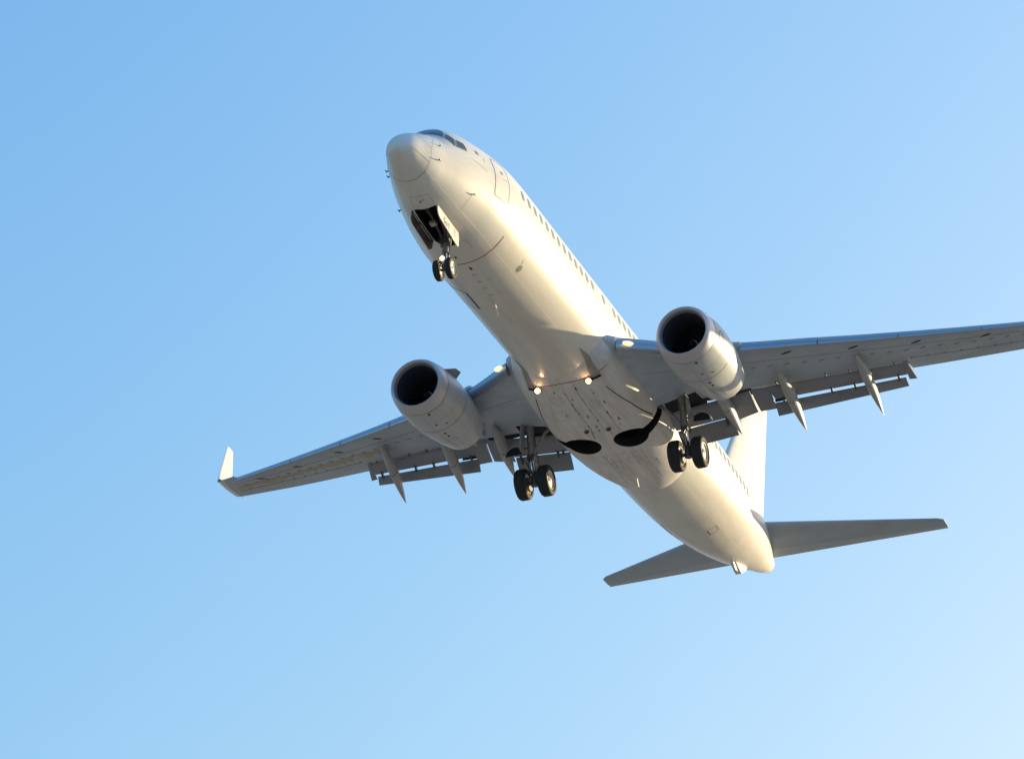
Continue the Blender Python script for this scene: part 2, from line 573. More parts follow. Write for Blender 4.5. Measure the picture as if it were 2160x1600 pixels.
# cabin windows
wx = [6.27 + 0.54 * k for k in range(13)] + [13.84] + [14.89 + 0.527 * k for k in range(30)]
pane_shape = []
for k in range(20):
    t = 2 * math.pi * k / 20
    c, s = math.cos(t), math.sin(t)
    pane_shape.append((0.125 * math.copysign(abs(c) ** 0.6, c), 0.178 * math.copysign(abs(s) ** 0.6, s)))
for side in (-1, 1):
    for x in wx:
        tp = float(pchip(FT[:, 0], FT[:, 1], x)); zc = float(pchip(FT[:, 0], FT[:, 4], x))
        def ang(z):
            a = math.asin((z - zc) / (tp - zc))
            return math.pi - a if side < 0 else a
        Pp = [(x + a, ang(0.325 + b)) for a, b in pane_shape]
        vv = [tuple(q) for q in FS([p[0] for p in Pp], [p[1] for p in Pp], 0.006)]
        vv.append(tuple(FS(np.array([x]), np.array([ang(0.325)]), 0.006)[0]))
        mesh_obj('cabin_window', vv, [(i, (i + 1) % 20, 20) for i in range(20)], M['pane'], fus, 60)

# doors on the port side
def skin_door(name, x0, x1, t0, t1, mline, parent, label=None):
    r = 0.10
    rt = math.degrees(r / 1.8)
    sg = 1 if t1 > t0 else -1
    path = []
    for cx, ct, a0 in ((x1 - r, t1 - sg * rt, 0), (x0 + r, t1 - sg * rt, 90), (x0 + r, t0 + sg * rt, 180), (x1 - r, t0 + sg * rt, 270)):
        for k in range(5):
            a = R_(a0 + 90 * k / 4)
            path.append((cx + r * math.cos(a), ct + sg * rt * math.sin(a)))
    b = MB()
    b.add(*patch(path, 0.004))
    b.add(*ribbon(path, 0.030, 0.009, closed=True), 1)
    return b, path
b, _ = skin_door('entry_door', 4.36, 5.22, 150, 195, None, fus)
b.add(*patch([(4.74, 163.0), (4.74, 166.5), (4.90, 166.5), (4.90, 163.0)], 0.008), 2)
b.add(*ribbon([(4.86, 172.0), (5.10, 171.2)], 0.030, 0.009), 3)
b.build('entry_door', [M['white'], M['blue_line'], M['pane'], mat('handle_marking', (0.55, 0.40, 0.30), 0.5)], fus, 60,
        'door outlined in thin blue-grey line')
b, _ = skin_door('service_door', 4.36, 5.14, 30, -12, None, fus)
b.build('service_door', [M['white'], M['blue_line']], fus, 60)
b, _ = skin_door('cargo_door', 7.7, 8.9, -66, -26, None, fus)
b.build('cargo_door', [M['white'], M['line']], fus, 60)

# small fittings on the skin
def blade(name, x, y, z, h, c0, c1, sweep, mat_, parent, th=0.035, up=-1):
    rings = []
    for k, (hh, c, xo) in enumerate(((0 - 0.05, c0, 0), (h * 0.5, (c0 + c1) / 2, sweep * 0.5), (h, c1, sweep))):
        ring = []
        for u, w in ((0, 0), (0.25, 1), (0.6, 0.8), (1, 0), (0.6, -0.8), (0.25, -1)):
            ring.append((x + xo + u * c, y + w * th / 2 * (1 - 0.4 * k / 2), z + up * hh))
        rings.append(ring)
    v_, f_ = loft(rings)
    return mesh_obj(name, v_, f_, mat_, parent, 40)
blade('blade_antenna', 8.25, 0.0, -2.12, 0.42, 0.17, 0.11, 0.34, M['white'], fus, 0.03)
blade('blade_antenna', 22.05, 0.0, -2.28, 0.36, 0.17, 0.11, 0.28, M['white'], fus, 0.03)
blade('blade_antenna', 33.25, -0.02, -0.98, 0.22, 0.55, 0.25, 0.35, M['white'], fus)
# tail skid
sk = MB()
sk.add(*prism([(33.25, -0.10, -0.86), (34.55, -0.10, -0.62), (34.75, -0.07, -0.78), (34.20, -0.07, -1.12), (33.95, -0.08, -1.10)], (0, 0.24, 0)))
sk.add(*prism([(34.35, -0.03, -0.7), (35.2, -0.03, -0.40), (34.70, -0.03, -0.85)], (0, 0.10, 0)))
sk.build('tail_skid', [M['white']], fus, 30)
# probes and drains
def probe(x, t, L=0.09, name='pitot_probe'):
    p = FS(np.array([x]), np.array([R_(t)]))[0]
    q = FS(np.array([x]), np.array([R_(t)]), 0.065)[0]
    b_ = MB()
    b_.add(*tube([p, q], [0.022, 0.014], 8))
    b_.add(*tube([Vector(q) + Vector((-L, 0, 0)), Vector(q) + Vector((0.05, 0, 0))], [0.012, 0.02], 8))
    b_.build(name, [M['steel']], fus)
for x, t in ((1.52, 161.6), (1.46, -166.4), (1.52, 18.4), (1.46, -13.6), (1.9, -12)):
    probe(x, t)
probe(3.40, -150.4, name='angle_of_attack_vane'); probe(3.40, -29.6, name='angle_of_attack_vane')
# round drain panel on the lower port side
pp = [(7.43 + 0.10 * math.cos(2 * math.pi * k / 14), -130 + 3.6 * math.sin(2 * math.pi * k / 14)) for k in range(14)]
b = MB(); b.add(*patch(pp, 0.006)); b.add(*ribbon(pp, 0.02, 0.008, closed=True), 1)
b.add(*ribbon([(7.38, -134), (7.30, -139)], 0.02, 0.006), 0)
b.build('outflow_valve', [mat('valve_plate', (0.30, 0.27, 0.20), 0.5), M['line']], fus)

# ------------------------------------------------------------------ wing-body fairing with wheel wells
BF = [  # x, half width, bottom, top, exponent
(13.55,1.10,-1.95,-1.5,2.0),(13.9,1.55,-2.03,-1.15,2.1),(14.3,1.78,-2.14,-0.95,2.25),(14.8,1.90,-2.23,-0.8,2.5),(15.5,1.98,-2.32,-0.7,2.8),(16.5,2.03,-2.37,-0.6,3.1),
(18.0,2.06,-2.40,-0.6,3.2),(19.5,2.06,-2.40,-0.6,3.2),(20.5,2.03,-2.38,-0.6,3.0),(21.5,1.98,-2.34,-0.7,2.75),(22.4,1.88,-2.28,-0.8,2.5),(23.2,1.70,-2.21,-1.0,2.3),(23.9,1.42,-2.13,-1.3,2.1),(24.3,1.0,-2.03,-1.6,2.0)]
BFa = np.array(BF)
def bf_ring(x, n=72):
    w, bt, tp, ex = [float(pchip(BFa[:, 0], BFa[:, k], x)) for k in (1, 2, 3, 4)]
    zc = -0.85
    ring = []
    for k in range(n):
        t = 2 * math.pi * k / n
        c, s = math.cos(t), math.sin(t)
        y = w * math.copysign(abs(c) ** (2 / ex), c)
        z = zc + (abs(s) ** (2 / ex)) * ((zc * 0 + (tp - zc)) if s > 0 else -(zc - bt))
        ring.append((x, y, z))
    return ring
v, f = loft([bf_ring(x) for x in np.arange(13.55, 24.31, 0.14)])
fairing = mesh_obj('belly_fairing', v, f, [M['belly'], M['well'], M['line'], M['red'], M['dark']], root, 40)
cuts = [cutter(*w_) for w_ in well_shapes()]
boolean_cut(fairing, cuts)

bv_bm = bmesh.new(); bv_bm.from_mesh(fairing.data)
bv = BVHTree.FromBMesh(bv_bm)
bv_bm.free()
def under(x, y, off=0.006):
    h = bv.ray_cast(Vector((x, y, -4)), Vector((0, 0, 1)))
    if h[0] is None:
        return Vector((x, y, -2.2))
    return h[0] - Vector((0, 0, off))
def uribbon(pts, w, off=0.006, res=0.12):
    P = []
    for a, b_ in zip(pts[:-1], pts[1:]):
        L = math.hypot(b_[0] - a[0], b_[1] - a[1])
        k = max(1, int(L / res))
        for i in range(k):
            P.append((a[0] + (b_[0] - a[0]) * i / k, a[1] + (b_[1] - a[1]) * i / k))
    P.append(pts[-1])
    v_ = []; f_ = []
    for i, p in enumerate(P):
        a = P[max(i - 1, 0)]; c = P[min(i + 1, len(P) - 1)]
        dx, dy = c[0] - a[0], c[1] - a[1]
        L = math.hypot(dx, dy)
        nx, ny = -dy / L * w / 2, dx / L * w / 2
        v_ += [under(p[0] - nx, p[1] - ny, off), under(p[0] + nx, p[1] + ny, off)]
        if i:
            f_.append((2 * i - 2, 2 * i - 1, 2 * i + 1, 2 * i))
    return v_, f_
def udot(x, y, rx, ry, off=0.007, n=12, rot=0):
    P = []
    for k in range(n):
        a = 2 * math.pi * k / n
        dx, dy = rx * math.cos(a), ry * math.sin(a)
        P.append(under(x + dx * math.cos(rot) - dy * math.sin(rot), y + dx * math.sin(rot) + dy * math.cos(rot), off))
    return P, [tuple(range(n))]
bm_ = MB()
bm_.add(*uribbon([(14.62, 0.9), (14.58, 0.4), (14.56, 0), (14.58, -0.4), (14.62, -0.9), (14.66, -1.3), (14.7, -1.6)], 0.035), 3)
bm_.add(*uribbon([(14.9, 0.12), (17.9, 0.16)], 0.016), 2)
bm_.add(*uribbon([(14.8, -0.33), (18.1, -0.28)], 0.014), 2)
bm_.add(*uribbon([(15.2, -0.80), (18.3, -0.75)], 0.010), 2)
bm_.add(*uribbon([(15.4, -1.28), (17.0, -1.62), (18.6, -1.88)], 0.030), 4)
bm_.add(*uribbon([(15.4, 1.28), (17.0, 1.62), (18.6, 1.88)], 0.030), 4)
bm_.add(*uribbon([(20.1, 0.9), (20.05, 0), (20.1, -0.9)], 0.012), 2)
bm_.add(*uribbon([(20.1, -0.88), (22.9, -0.76)], 0.014), 2)
bm_.add(*uribbon([(20.0, 0.45), (22.8, 0.55)], 0.014), 2)
bm_.add(*uribbon([(18.0, 0.2), (18.6, 0.28)], 0.02), 4)
bm_.add(*uribbon([(19.0, 0), (21.5, 0)], 0.008), 2)
rng = random.Random(7)
for x, y in ((15.2, 0.12), (15.9, 0.13), (16.6, 0.14), (17.6, 0.15), (15.0, -0.34), (15.7, -0.32), (16.5, -0.31), (17.3, -0.3), (15.6, 0.0), (16.9, -0.08), (17.7, -0.1),
             (15.5, -0.8), (16.2, -0.95), (16.9, -0.8), (17.5, -1.0), (21.2, -1.1), (16.6, 0.6), (17.9, -0.9), (15.0, 0.45)):
    L = 0.05 + 0.09 * rng.random()
    bm_.add(*udot(x, y, L, 0.018 + 0.01 * rng.random()), 4 if rng.random() < 0.6 else 2)
for x0, x1, y0, y1 in ((15.3, 15.75, 0.35, 0.75), (16.3, 16.9, 0.55, 1.05), (15.9, 16.35, -0.72, -0.42), (17.1, 17.6, -1.15, -0.82), (20.6, 21.2, 0.12, 0.40), (20.5, 21.0, -0.62, -0.2), (21.5, 22.0, 0.05, 0.42)):
    bm_.add(*uribbon([(x0, y0), (x1, y0), (x1, y1), (x0, y1), (x0, y0)], 0.010), 2)
for x, y, L in ((15.95, 0.15, 0.5), (17.62, 0.16, 0.6), (15.72, -0.33, 0.45), (18.2, -0.42, 0.35), (20.3, 0.3, 0.9), (20.2, -0.5, 1.1), (16.9, -0.8, 0.5), (21.25, -1.1, 0.5)):
    bm_.add(*uribbon([(x, y), (x + L * 0.5, y + 0.01), (x + L, y + 0.03)], 0.022), 2)      # fluid streaks
for p in ((18.05, -0.42), (17.95, 0.36)):
    bm_.add(*udot(p[0], p[1], 0.17, 0.10, n=18, rot=0.5), 2)
    bm_.add(*udot(p[0] + 0.03, p[1], 0.12, 0.07, 0.010, n=18, rot=0.5), 4)
bm_.add(*udot(18.02, -0.08, 0.10, 0.05, n=3), 3)
for s in (-1, 1):
    n_ = 40                                                           # pale rim round each wheel opening
    P = []
    for k in range(n_ + 1):
        a = 2 * math.pi * k / n_
        P.append((19.10 + 0.575 * math.cos(a), 0.80 * s + 0.575 * math.sin(a)))
    P = [p for p in P if abs(p[1]) < 1.25]
extra = bm_.build('fairing_marking', [M['belly'], M['well'], M['line'], M['red'], M['dark']], root, None)
join_into(fairing, extra)

# ram air inlets: flush patches ahead of the fairing, recess shading painted in brown
fb_bm = bmesh.new(); fb_bm.from_mesh(fus.data)
fbv = BVHTree.FromBMesh(fb_bm); fb_bm.free()
def under2(x, y, off):
    z = 9
    for t_ in (bv, fbv):
        h = t_.ray_cast(Vector((x, y, -4)), Vector((0, 0, 1)))
        if h[0] is not None:
            z = min(z, h[0].z)
    return Vector((x, y, z - off))
for s in (-1, 1):
    b = MB()
    tip = (13.15, 1.16); ra = (14.80, 0.98); rb = (14.86, 1.33)
    vv = []; ff = []
    N = 10
    for i in range(N + 1):
        q = i / N
        for j in range(5):
            w = j / 4
            x = tip[0] + ((ra[0] * (1 - w) + rb[0] * w) - tip[0]) * q
            y = tip[1] + ((ra[1] * (1 - w) + rb[1] * w) - tip[1]) * q
            vv.append(under2(x, s * y, 0.016))
    for i in range(N):
        for j in range(4):
            ff.append((i * 5 + j, i * 5 + j + 1, (i + 1) * 5 + j + 1, (i + 1) * 5 + j))
    b.add(vv, ff, 0)
    vv = []; ff = []
    for i in range(7):
        w = i / 6
        for q, o in ((0.955, 0.025), (1.0, 0.05)):
            x = tip[0] + ((ra[0] * (1 - w) + rb[0] * w) - tip[0]) * q
            y = tip[1] + ((ra[1] * (1 - w) + rb[1] * w) - tip[1]) * q
            vv.append(under2(x, s * y, o))
        if i:
            ff.append((2 * i - 2, 2 * i - 1, 2 * i + 1, 2 * i))
    b.add(vv, ff, 1)
    b.build('ram_air_inlet', [mat('inlet_ramp_shading', (0.36, 0.32, 0.28), 0.5), M['well']], fairing, 60)

# ------------------------------------------------------------------ wings
def zw(y):
    y = abs(y)
    return -1.35 + y * math.tan(R_(6)) + 0.8 * (y / 17) ** 2 + 0.2 * (1 - y / 17)
def yt(u, t):
    u = max(u, 0)
    return 5 * t * (0.2969 * math.sqrt(u) - 0.126 * u - 0.3516 * u * u + 0.2843 * u ** 3 - 0.1036 * u ** 4)
WY = [  # y, LE, retracted TE, lower skin TE, t/c
(1.20,13.55,20.55,18.82,.150),(2.0,14.45,20.55,18.84,.146),(3.38,15.62,20.58,18.88,.140),(3.42,15.65,20.58,19.55,.140),(4.3,16.35,20.62,19.85,.135),(5.0,16.80,20.68,20.12,.128),
(5.8,17.24,20.92,20.42,.122),(7.6,18.12,21.50,20.97,.116),(9.0,18.88,21.98,21.38,.112),(10.32,19.58,22.42,21.76,.108),(10.36,19.60,22.44,22.40,.108),
(12.2,20.58,23.07,23.05,.104),(14.0,21.54,23.70,23.68,.10),(15.6,22.40,24.22,24.20,.10),(16.9,23.10,24.66,24.64,.10)]
WYa = np.array(WY)
def wsec(y):
    return [float(np.interp(y, WYa[:, 0], WYa[:, k])) for k in (1, 2, 3, 4)]
CAMB = 0.010
def wpt(y, x, upper):
    le, te, tl, t = wsec(y)
    c = te - le
    u = min(max((x - le) / c, 0), 1)
    return zw(y) - float(np.interp(y, [1.2, 2.0, 3.1, 5.0, 8.0, 17.0], [0.42, 0.42, 0.26, 0.08, 0.05, 0.03])) * u + c * (CAMB * 4 * u * (1 - u) + (1 if upper else -1) * yt(u, t))
def wing_ring(y, s, y_jit=0.0, slat=True):
    le, te, tl, t = wsec(y)
    c = te - le
    setb = 0.0
    if slat:
        if 2.0 <= y <= 4.1: setb = 0.45
        if 5.6 <= y <= 16.3: setb = 0.26
    k = 16
    up = []; lo = []
    for i in range(k):
        q = 1 - math.cos(0.5 * math.pi * i / (k - 1))
        up.append(q); lo.append(q)
    ring = []
    xu1 = te - 0.02 if tl > te - 0.2 else (tl + (0.24 if y > 5.02 else 0.55) if y > 3.4 else 20.36)
    for q in reversed(up):
        x = le + setb + (xu1 - le - setb) * q
        if setb and q == 0:
            z = 0.5 * (wpt(y, x, True) + wpt(y, x, False))
        else:
            z = wpt(y, x, True)
        ring.append((x, s * y, z))
    for q in lo[1:]:
        x = le + setb + (tl - le - setb) * q
        ring.append((x, s * y, wpt(y, x, False)))
    zu = wpt(y, min(tl + 0.02, xu1), True)
    ring.append((min(tl + 0.02, xu1 - 0.01), s * y, min(zu - 0.05, wpt(y, min(tl, xu1), True) - 0.012) if tl < te - 0.2 else wpt(y, tl, False) + 0.004))
    ring.append((xu1, s * y, wpt(y, xu1, True) - (0.03 if tl < te - 0.2 else 0.006)))
    return ring

def airfoil_panel(sections, n=10):
    """sections: (LE point, TE point, thickness, normal)"""
    rings = []
    for le, te, t, nm in sections:
        le = Vector(le); te = Vector(te); nm = Vector(nm).normalized()
        ring = []
        for i in range(n):
            u = 0.5 + 0.5 * math.cos(math.pi * i / (n - 1))
            ring.append(le + (te - le) * u + nm * (t * yt(u, 1.0) + 0.003))
        for i in range(1, n):
            u = 0.5 - 0.5 * math.cos(math.pi * i / (n - 1))
            ring.append(le + (te - le) * u - nm * (t * yt(u, 1.0) + 0.003))
        rings.append(ring)
    return loft(rings)

def canoe(secs, n=18, flat=0.0):
    """secs: (x, y, z, half width, half height) ; pointed ends"""
    rings = []
    for x, y, z, w, h in secs:
        rings.append([(x, y + w * math.cos(2 * math.pi * k / n) , z + h * math.sin(2 * math.pi * k / n)) for k in range(n)])
    return loft(rings)

def crescent(y0, y1, s, depth_up, depth_lo, tilt, nose_dx, nose_dz, n=9):
    """leading edge slat: a curved shell ahead of the fixed leading edge, rotated nose down"""
    rings = []
    N = max(2, int((y1 - y0) / 0.6) + 1)
    ca, sa = math.cos(R_(tilt)), math.sin(R_(tilt))
    for j in range(N):
        y = y0 + (y1 - y0) * j / (N - 1)
        le, te, tl, t = wsec(y)
        kc = min(1.0, max(0.55, (te - le) / 4.0)) if y0 > 5 else 1.0
        du, dl = depth_up * kc, depth_lo * kc
        outer = []
        for i in range(n):
            q = (1 - i / (n - 1)) ** 2
            outer.append((du * q, (wpt(y, le + du * q, True) - zw(y)) * 1.25))
        for i in range(1, n):
            q = (i / (n - 1)) ** 2
            outer.append((dl * q, (wpt(y, le + dl * q, False) - zw(y)) * 1.25))
        inner = []
        for (x, z) in outer[::-1]:
            d = Vector((0.6 * du - x, -0.01 - z))
            L = d.length
            k = min(0.05, 0.5 * L) / max(L, 1e-5)
            inner.append((x + d.x * k, z + d.y * k))
        ring = []
        for x, z in outer + inner:
            ring.append((le + nose_dx + x * ca - z * sa, s * y, zw(y) + nose_dz * (0.3 + 0.7 * kc) + x * sa + z * ca))
        rings.append(ring)
    return loft(rings)

for s in (-1, 1):
    ys = [1.2, 1.6, 1.99, 2.0, 2.7, 3.38, 3.42, 4.09, 4.11, 5.0, 5.59, 5.61] + list(np.arange(6.0, 10.3, 0.4)) + [10.32, 10.36] + list(np.arange(10.8, 16.2, 0.45)) + [16.29, 16.31, 16.6, 16.9]
    v, f = loft([wing_ring(y, s) for y in ys])
    wm = MB()
    nr = len(v) // len(ys)
    wm.add(v, f, 0)
    for q in range(len(f)):
        ri, ci = divmod(q, nr)
        if ri < len(ys) - 1 and ys[ri] < 4.9 and ci in (nr - 3, nr - 2):
            wm.m[q] = 3                                               # near-black faces of the bay above the lower skin

    # dark access slots, rivet-dark dots and drain marks in the lower skin
    def wdot(x, y, rx, ry, mi, off=0.006):
        P = []
        for k in range(10):
            a = 2 * math.pi * k / 10
            xx, yy = x + rx * math.cos(a), y + ry * math.sin(a)
            P.append((xx, s * yy, wpt(yy, xx, False) - off))
        wm.add(P, [tuple(range(10))], mi)
    def wline(pts, w, mi, off=0.006):
        P = []
        for (x0, y0), (x1, y1) in zip(pts[:-1], pts[1:]):
            for i in range(8):
                P.append((x0 + (x1 - x0) * i / 8, y0 + (y1 - y0) * i / 8))
        P.append(pts[-1])
        vv = []; ff = []
        for i, (x, y) in enumerate(P):
            a = P[max(0, i - 1)]; c = P[min(len(P) - 1, i + 1)]
            L = math.hypot(c[0] - a[0], c[1] - a[1])
            nx, ny = -(c[1] - a[1]) / L * w / 2, (c[0] - a[0]) / L * w / 2
            for q in (-1, 1):
                vv.append((x + q * nx, s * (y + q * ny), wpt(y + q * ny, x + q * nx, False) - off))
            if i:
                ff.append((2 * i - 2, 2 * i - 1, 2 * i + 1, 2 * i))
        wm.add(vv, ff, mi)
    for y in (6.9, 9.0, 11.0, 13.2, 15.2):
        le, te, tl, t = wsec(y)
        wdot(le + 0.62 + 0.02 * (y % 2), y, 0.05, 0.20, 1)
    for y in np.arange(5.6, 16.6, 0.55):
        le, te, tl, t = wsec(y)
        c = te - le
        wdot(le + 0.42 * c + 0.03 * math.sin(y * 9), float(y), 0.025, 0.10, 2)
        if y > 10.5:
            wdot(le + 0.66 * c, float(y), 0.05, 0.03, 2)
    wline([(wsec(y)[0] + 0.30 * (wsec(y)[1] - wsec(y)[0]), y) for y in (2.3, 5, 8, 12, 16.5)], 0.012, 2)
    wline([(wsec(y)[0] + 0.68 * (wsec(y)[1] - wsec(y)[0]), y) for y in (10.5, 13, 16.6)], 0.02, 2)
    wline([(19.9 - 1.0, 4.5), (17.9, 4.45)], 0.014, 2)
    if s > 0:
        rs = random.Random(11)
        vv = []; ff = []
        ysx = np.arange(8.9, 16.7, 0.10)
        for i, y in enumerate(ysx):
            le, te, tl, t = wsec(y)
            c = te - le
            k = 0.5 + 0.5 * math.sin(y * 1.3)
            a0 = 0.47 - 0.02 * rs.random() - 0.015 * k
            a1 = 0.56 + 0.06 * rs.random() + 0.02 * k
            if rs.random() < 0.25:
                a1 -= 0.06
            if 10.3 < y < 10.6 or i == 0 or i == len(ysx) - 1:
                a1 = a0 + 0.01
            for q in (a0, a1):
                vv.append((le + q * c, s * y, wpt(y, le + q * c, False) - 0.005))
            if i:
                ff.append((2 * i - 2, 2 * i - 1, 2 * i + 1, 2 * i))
        wm.add(vv, ff, 4)  # jagged tan strip: golden reflected light painted on the starboard underside
    wing = wm.build('wing', [M['wing'], M['dark'], mat('wing_seam', (0.15, 0.13, 0.11), 0.5), M['well'], mat('golden_reflection', (0.52, 0.43, 0.28), 0.5, var=(0.33, 0.31, 0.27), var_scale=(6, 2.5, 6), var_amt=1.0)], root, 35)
    # wing tip and winglet
    if True:
        secs = []
        for (y, xl, xt, z, t, nm) in ((16.88, 23.09, 24.65, zw(16.88), .10, (0, 0, 1)), (17.12, 23.25, 24.74, 1.30, .09, (0, -0.35 * s, 1)), (17.30, 23.45, 24.86, 1.46, .085, (0, -1.0 * s, 0.9)),
                                      (17.41, 23.72, 24.98, 1.75, .08, (0, -1 * s, 0.4)), (17.50, 24.0, 25.1, 2.10, .075, (0, -1 * s, 0.25)), (17.78, 25.22, 25.72, 3.78, .07, (0, -1 * s, 0.2))):
            secs.append(((xl, s * y, z), (xt, s * y, z - 0.02), t * (xt - xl), nm))
        v_, f_ = airfoil_panel(secs, 12)
        mesh_obj('winglet', v_, f_, M['white'], wing, 40)
        b = MB()
        b.add(*tube([(23.15, s * 17.08, 1.26), (23.35, s * 17.22, 1.34)], [0.05, 0.06], 10))
        b.build('navigation_light', [M['greenlens']], wing)
        b = MB()
        b.add(*tube([(24.55, s * 16.75, 1.16), (24.85, s * 16.78, 1.10)], [0.02, 0.012], 6))
        b.build('static_wick', [M['rim']], wing)
    # slats
    for y0, y1 in ((5.62, 8.02), (8.06, 10.55), (10.59, 13.2), (13.24, 16.28)):
        v_, f_ = crescent(y0, y1, s, 0.40, 0.05, 22, 0.02, -0.27)
        mesh_obj('slat', v_, f_, M['slat'], wing, 40)
    v_, f_ = crescent(2.02, 4.05, s, 0.50, 0.20, 12, 0.02, -0.25)
    mesh_obj('krueger_flap', v_, f_, M['slat'], wing, 40)
    # root light in the leading edge
    b = MB()
    b.add(*canoe([(14.54, s * 2.28, -1.06, 0.03, 0.02), (14.60, s * 2.32, -1.06, 0.10, 0.045), (14.66, s * 2.36, -1.06, 0.15, 0.065), (14.80, s * 2.40, -1.06, 0.16, 0.07)], 14))
    b.build('landing_light', [M['lampb']], wing, 40)
    # outboard flap pair
    dn = (0.42, 0, 1)
    def flap(name, dn_, *secs):
        v_, f_ = airfoil_panel([((a_[0], s * a_[1], a_[2]), (b_[0], s * b_[1], b_[2]), t_, dn_) for a_, b_, t_ in secs])
        return v_, f_
    dn2 = (1.2, 0, 1)
    fl = MB()
    fl.add(*flap('f', dn, ((20.10, 5.04, -0.80), (21.04, 5.10, -1.25), .12), ((20.28, 5.62, -0.75), (21.20, 5.66, -1.17), .12)))
    fl.add(*flap('f', (0.15, 0, 1), ((20.20, 5.63, -0.77), (21.04, 5.67, -0.88), .12), ((21.74, 10.20, -0.03), (22.19, 10.20, -0.27), .09)))
    fl.add(*flap('f', dn, ((21.66, 10.20, 0.0), (22.40, 10.22, -0.36), .09), ((21.74, 10.33, 0.02), (22.48, 10.48, -0.34), .09)))
    fl.build('main_flap', [M['flap']], wing, 40)
    v_, f_ = flap('f', dn2, ((21.05, 5.65, -1.015), (21.32, 5.67, -1.42), .075), ((22.25, 10.13, -0.335), (22.47, 10.17, -0.59), .055))
    mesh_obj('aft_flap', v_, f_, M['flap'], wing, 40)
    fl = MB()
    fl.add(*flap('f', (0.3, 0, 1), ((19.97, 1.98, -1.22), (20.85, 2.0, -1.50), .14), ((20.05, 4.18, -0.98), (20.87, 4.18, -1.32), .13)))
    fl.add(*flap('f', dn, ((20.05, 4.19, -0.98), (21.05, 4.20, -1.42), .13), ((20.12, 4.97, -0.84), (21.03, 5.02, -1.26), .12)))
    fl.build('main_flap', [M['flap']], wing, 40)
    v_, f_ = flap('f', dn2, ((20.84, 2.05, -1.535), (21.40, 2.10, -1.99), .085), ((20.85, 4.12, -1.36), (21.40, 4.15, -1.83), .08))
    mesh_obj('aft_flap', v_, f_, M['flap'], wing, 40)
    v_, f_ = prism([(21.05, s * 5.64, -0.84), (21.05, s * 5.64, -0.965), (21.24, s * 6.36, -0.845), (21.24, s * 6.36, -0.75)], (0.05, 0, 0))
    mesh_obj('flap_cove_dark', v_, f_, M['well'], wing, None)  # near-black plate added to darken the inner end of the flap slot
    # aileron hinge line with tabs
    # flap track fairings
    for nose, mid, tip, hw, hh in (((18.55, 4.12, -1.12), (19.9, 4.22, -1.42), (21.30, 4.33, -1.92), 0.20, 0.30),
                                   ((19.05, 6.38, -0.86), (20.5, 6.42, -1.22), (21.90, 6.49, -1.88), 0.19, 0.31),
                                   ((19.78, 8.99, -0.38), (21.2, 9.06, -0.78), (22.58, 9.15, -1.47), 0.17, 0.29)):
        secs = []
        for q, w, h in ((0, .02, .02), (0.08, .40, .35), (0.2, .75, .70), (0.35, 1, .95), (0.5, 1, 1), (0.65, .85, .9), (0.8, .58, .68), (0.92, .26, .36), (1, .03, .05)):
            a = (1 - q) ** 2; b_ = 2 * q * (1 - q); c = q * q
            # quadratic through nose, mid, tip
            P = Vector(nose) * ((1 - q) * (1 - 2 * q)) + Vector(mid) * (4 * q * (1 - q)) + Vector(tip) * (q * (2 * q - 1))
            secs.append((P.x, s * P.y, P.z, hw * w, hh * h))
        v_, f_ = canoe(secs, 20)
        mb = MB(); mb.add(v_, f_)
        # dark joint between the fixed and the moving half
        q = 0.47
        P = Vector(nose) * ((1 - q) * (1 - 2 * q)) + Vector(mid) * (4 * q * (1 - q)) + Vector(tip) * (q * (2 * q - 1))
        v2, f2 = loft([[(P.x + dx - 0.02 , s * P.y + (hw + 0.004) * math.cos(2 * math.pi * k / 20), P.z + (hh + 0.004) * math.sin(2 * math.pi * k / 20)) for k in range(20)] for dx in (0, 0.03)], False, False)
        mb.add(v2, f2, 1)
        mb.build('flap_track_fairing', [M['fair'], M['hub']], wing, 40)
    # flap hinge brackets in the slots
    def bracket(c, size, rot):
        v_, f_ = box(c, size, Matrix.Rotation(R_(rot), 3, 'Y'))
        mesh_obj('flap_bracket', v_, f_, M['steel'], wing, None)
    for y in (5.95, 7.6, 8.4, 9.9):
        k = (y - 5.65) / 4.54
        bracket((21.02 + k * 1.18, s * y, -0.93 + k * 0.62), (0.26, 0.07, 0.10), 45)
        bracket((20.20 + k * 1.52, s * y, -0.74 + k * 0.74), (0.26, 0.04, 0.08), 25)
    for y in (2.3, 2.5, 3.9):
        bracket((20.86, s * y, -1.50), (0.30, 0.06, 0.12), 40)

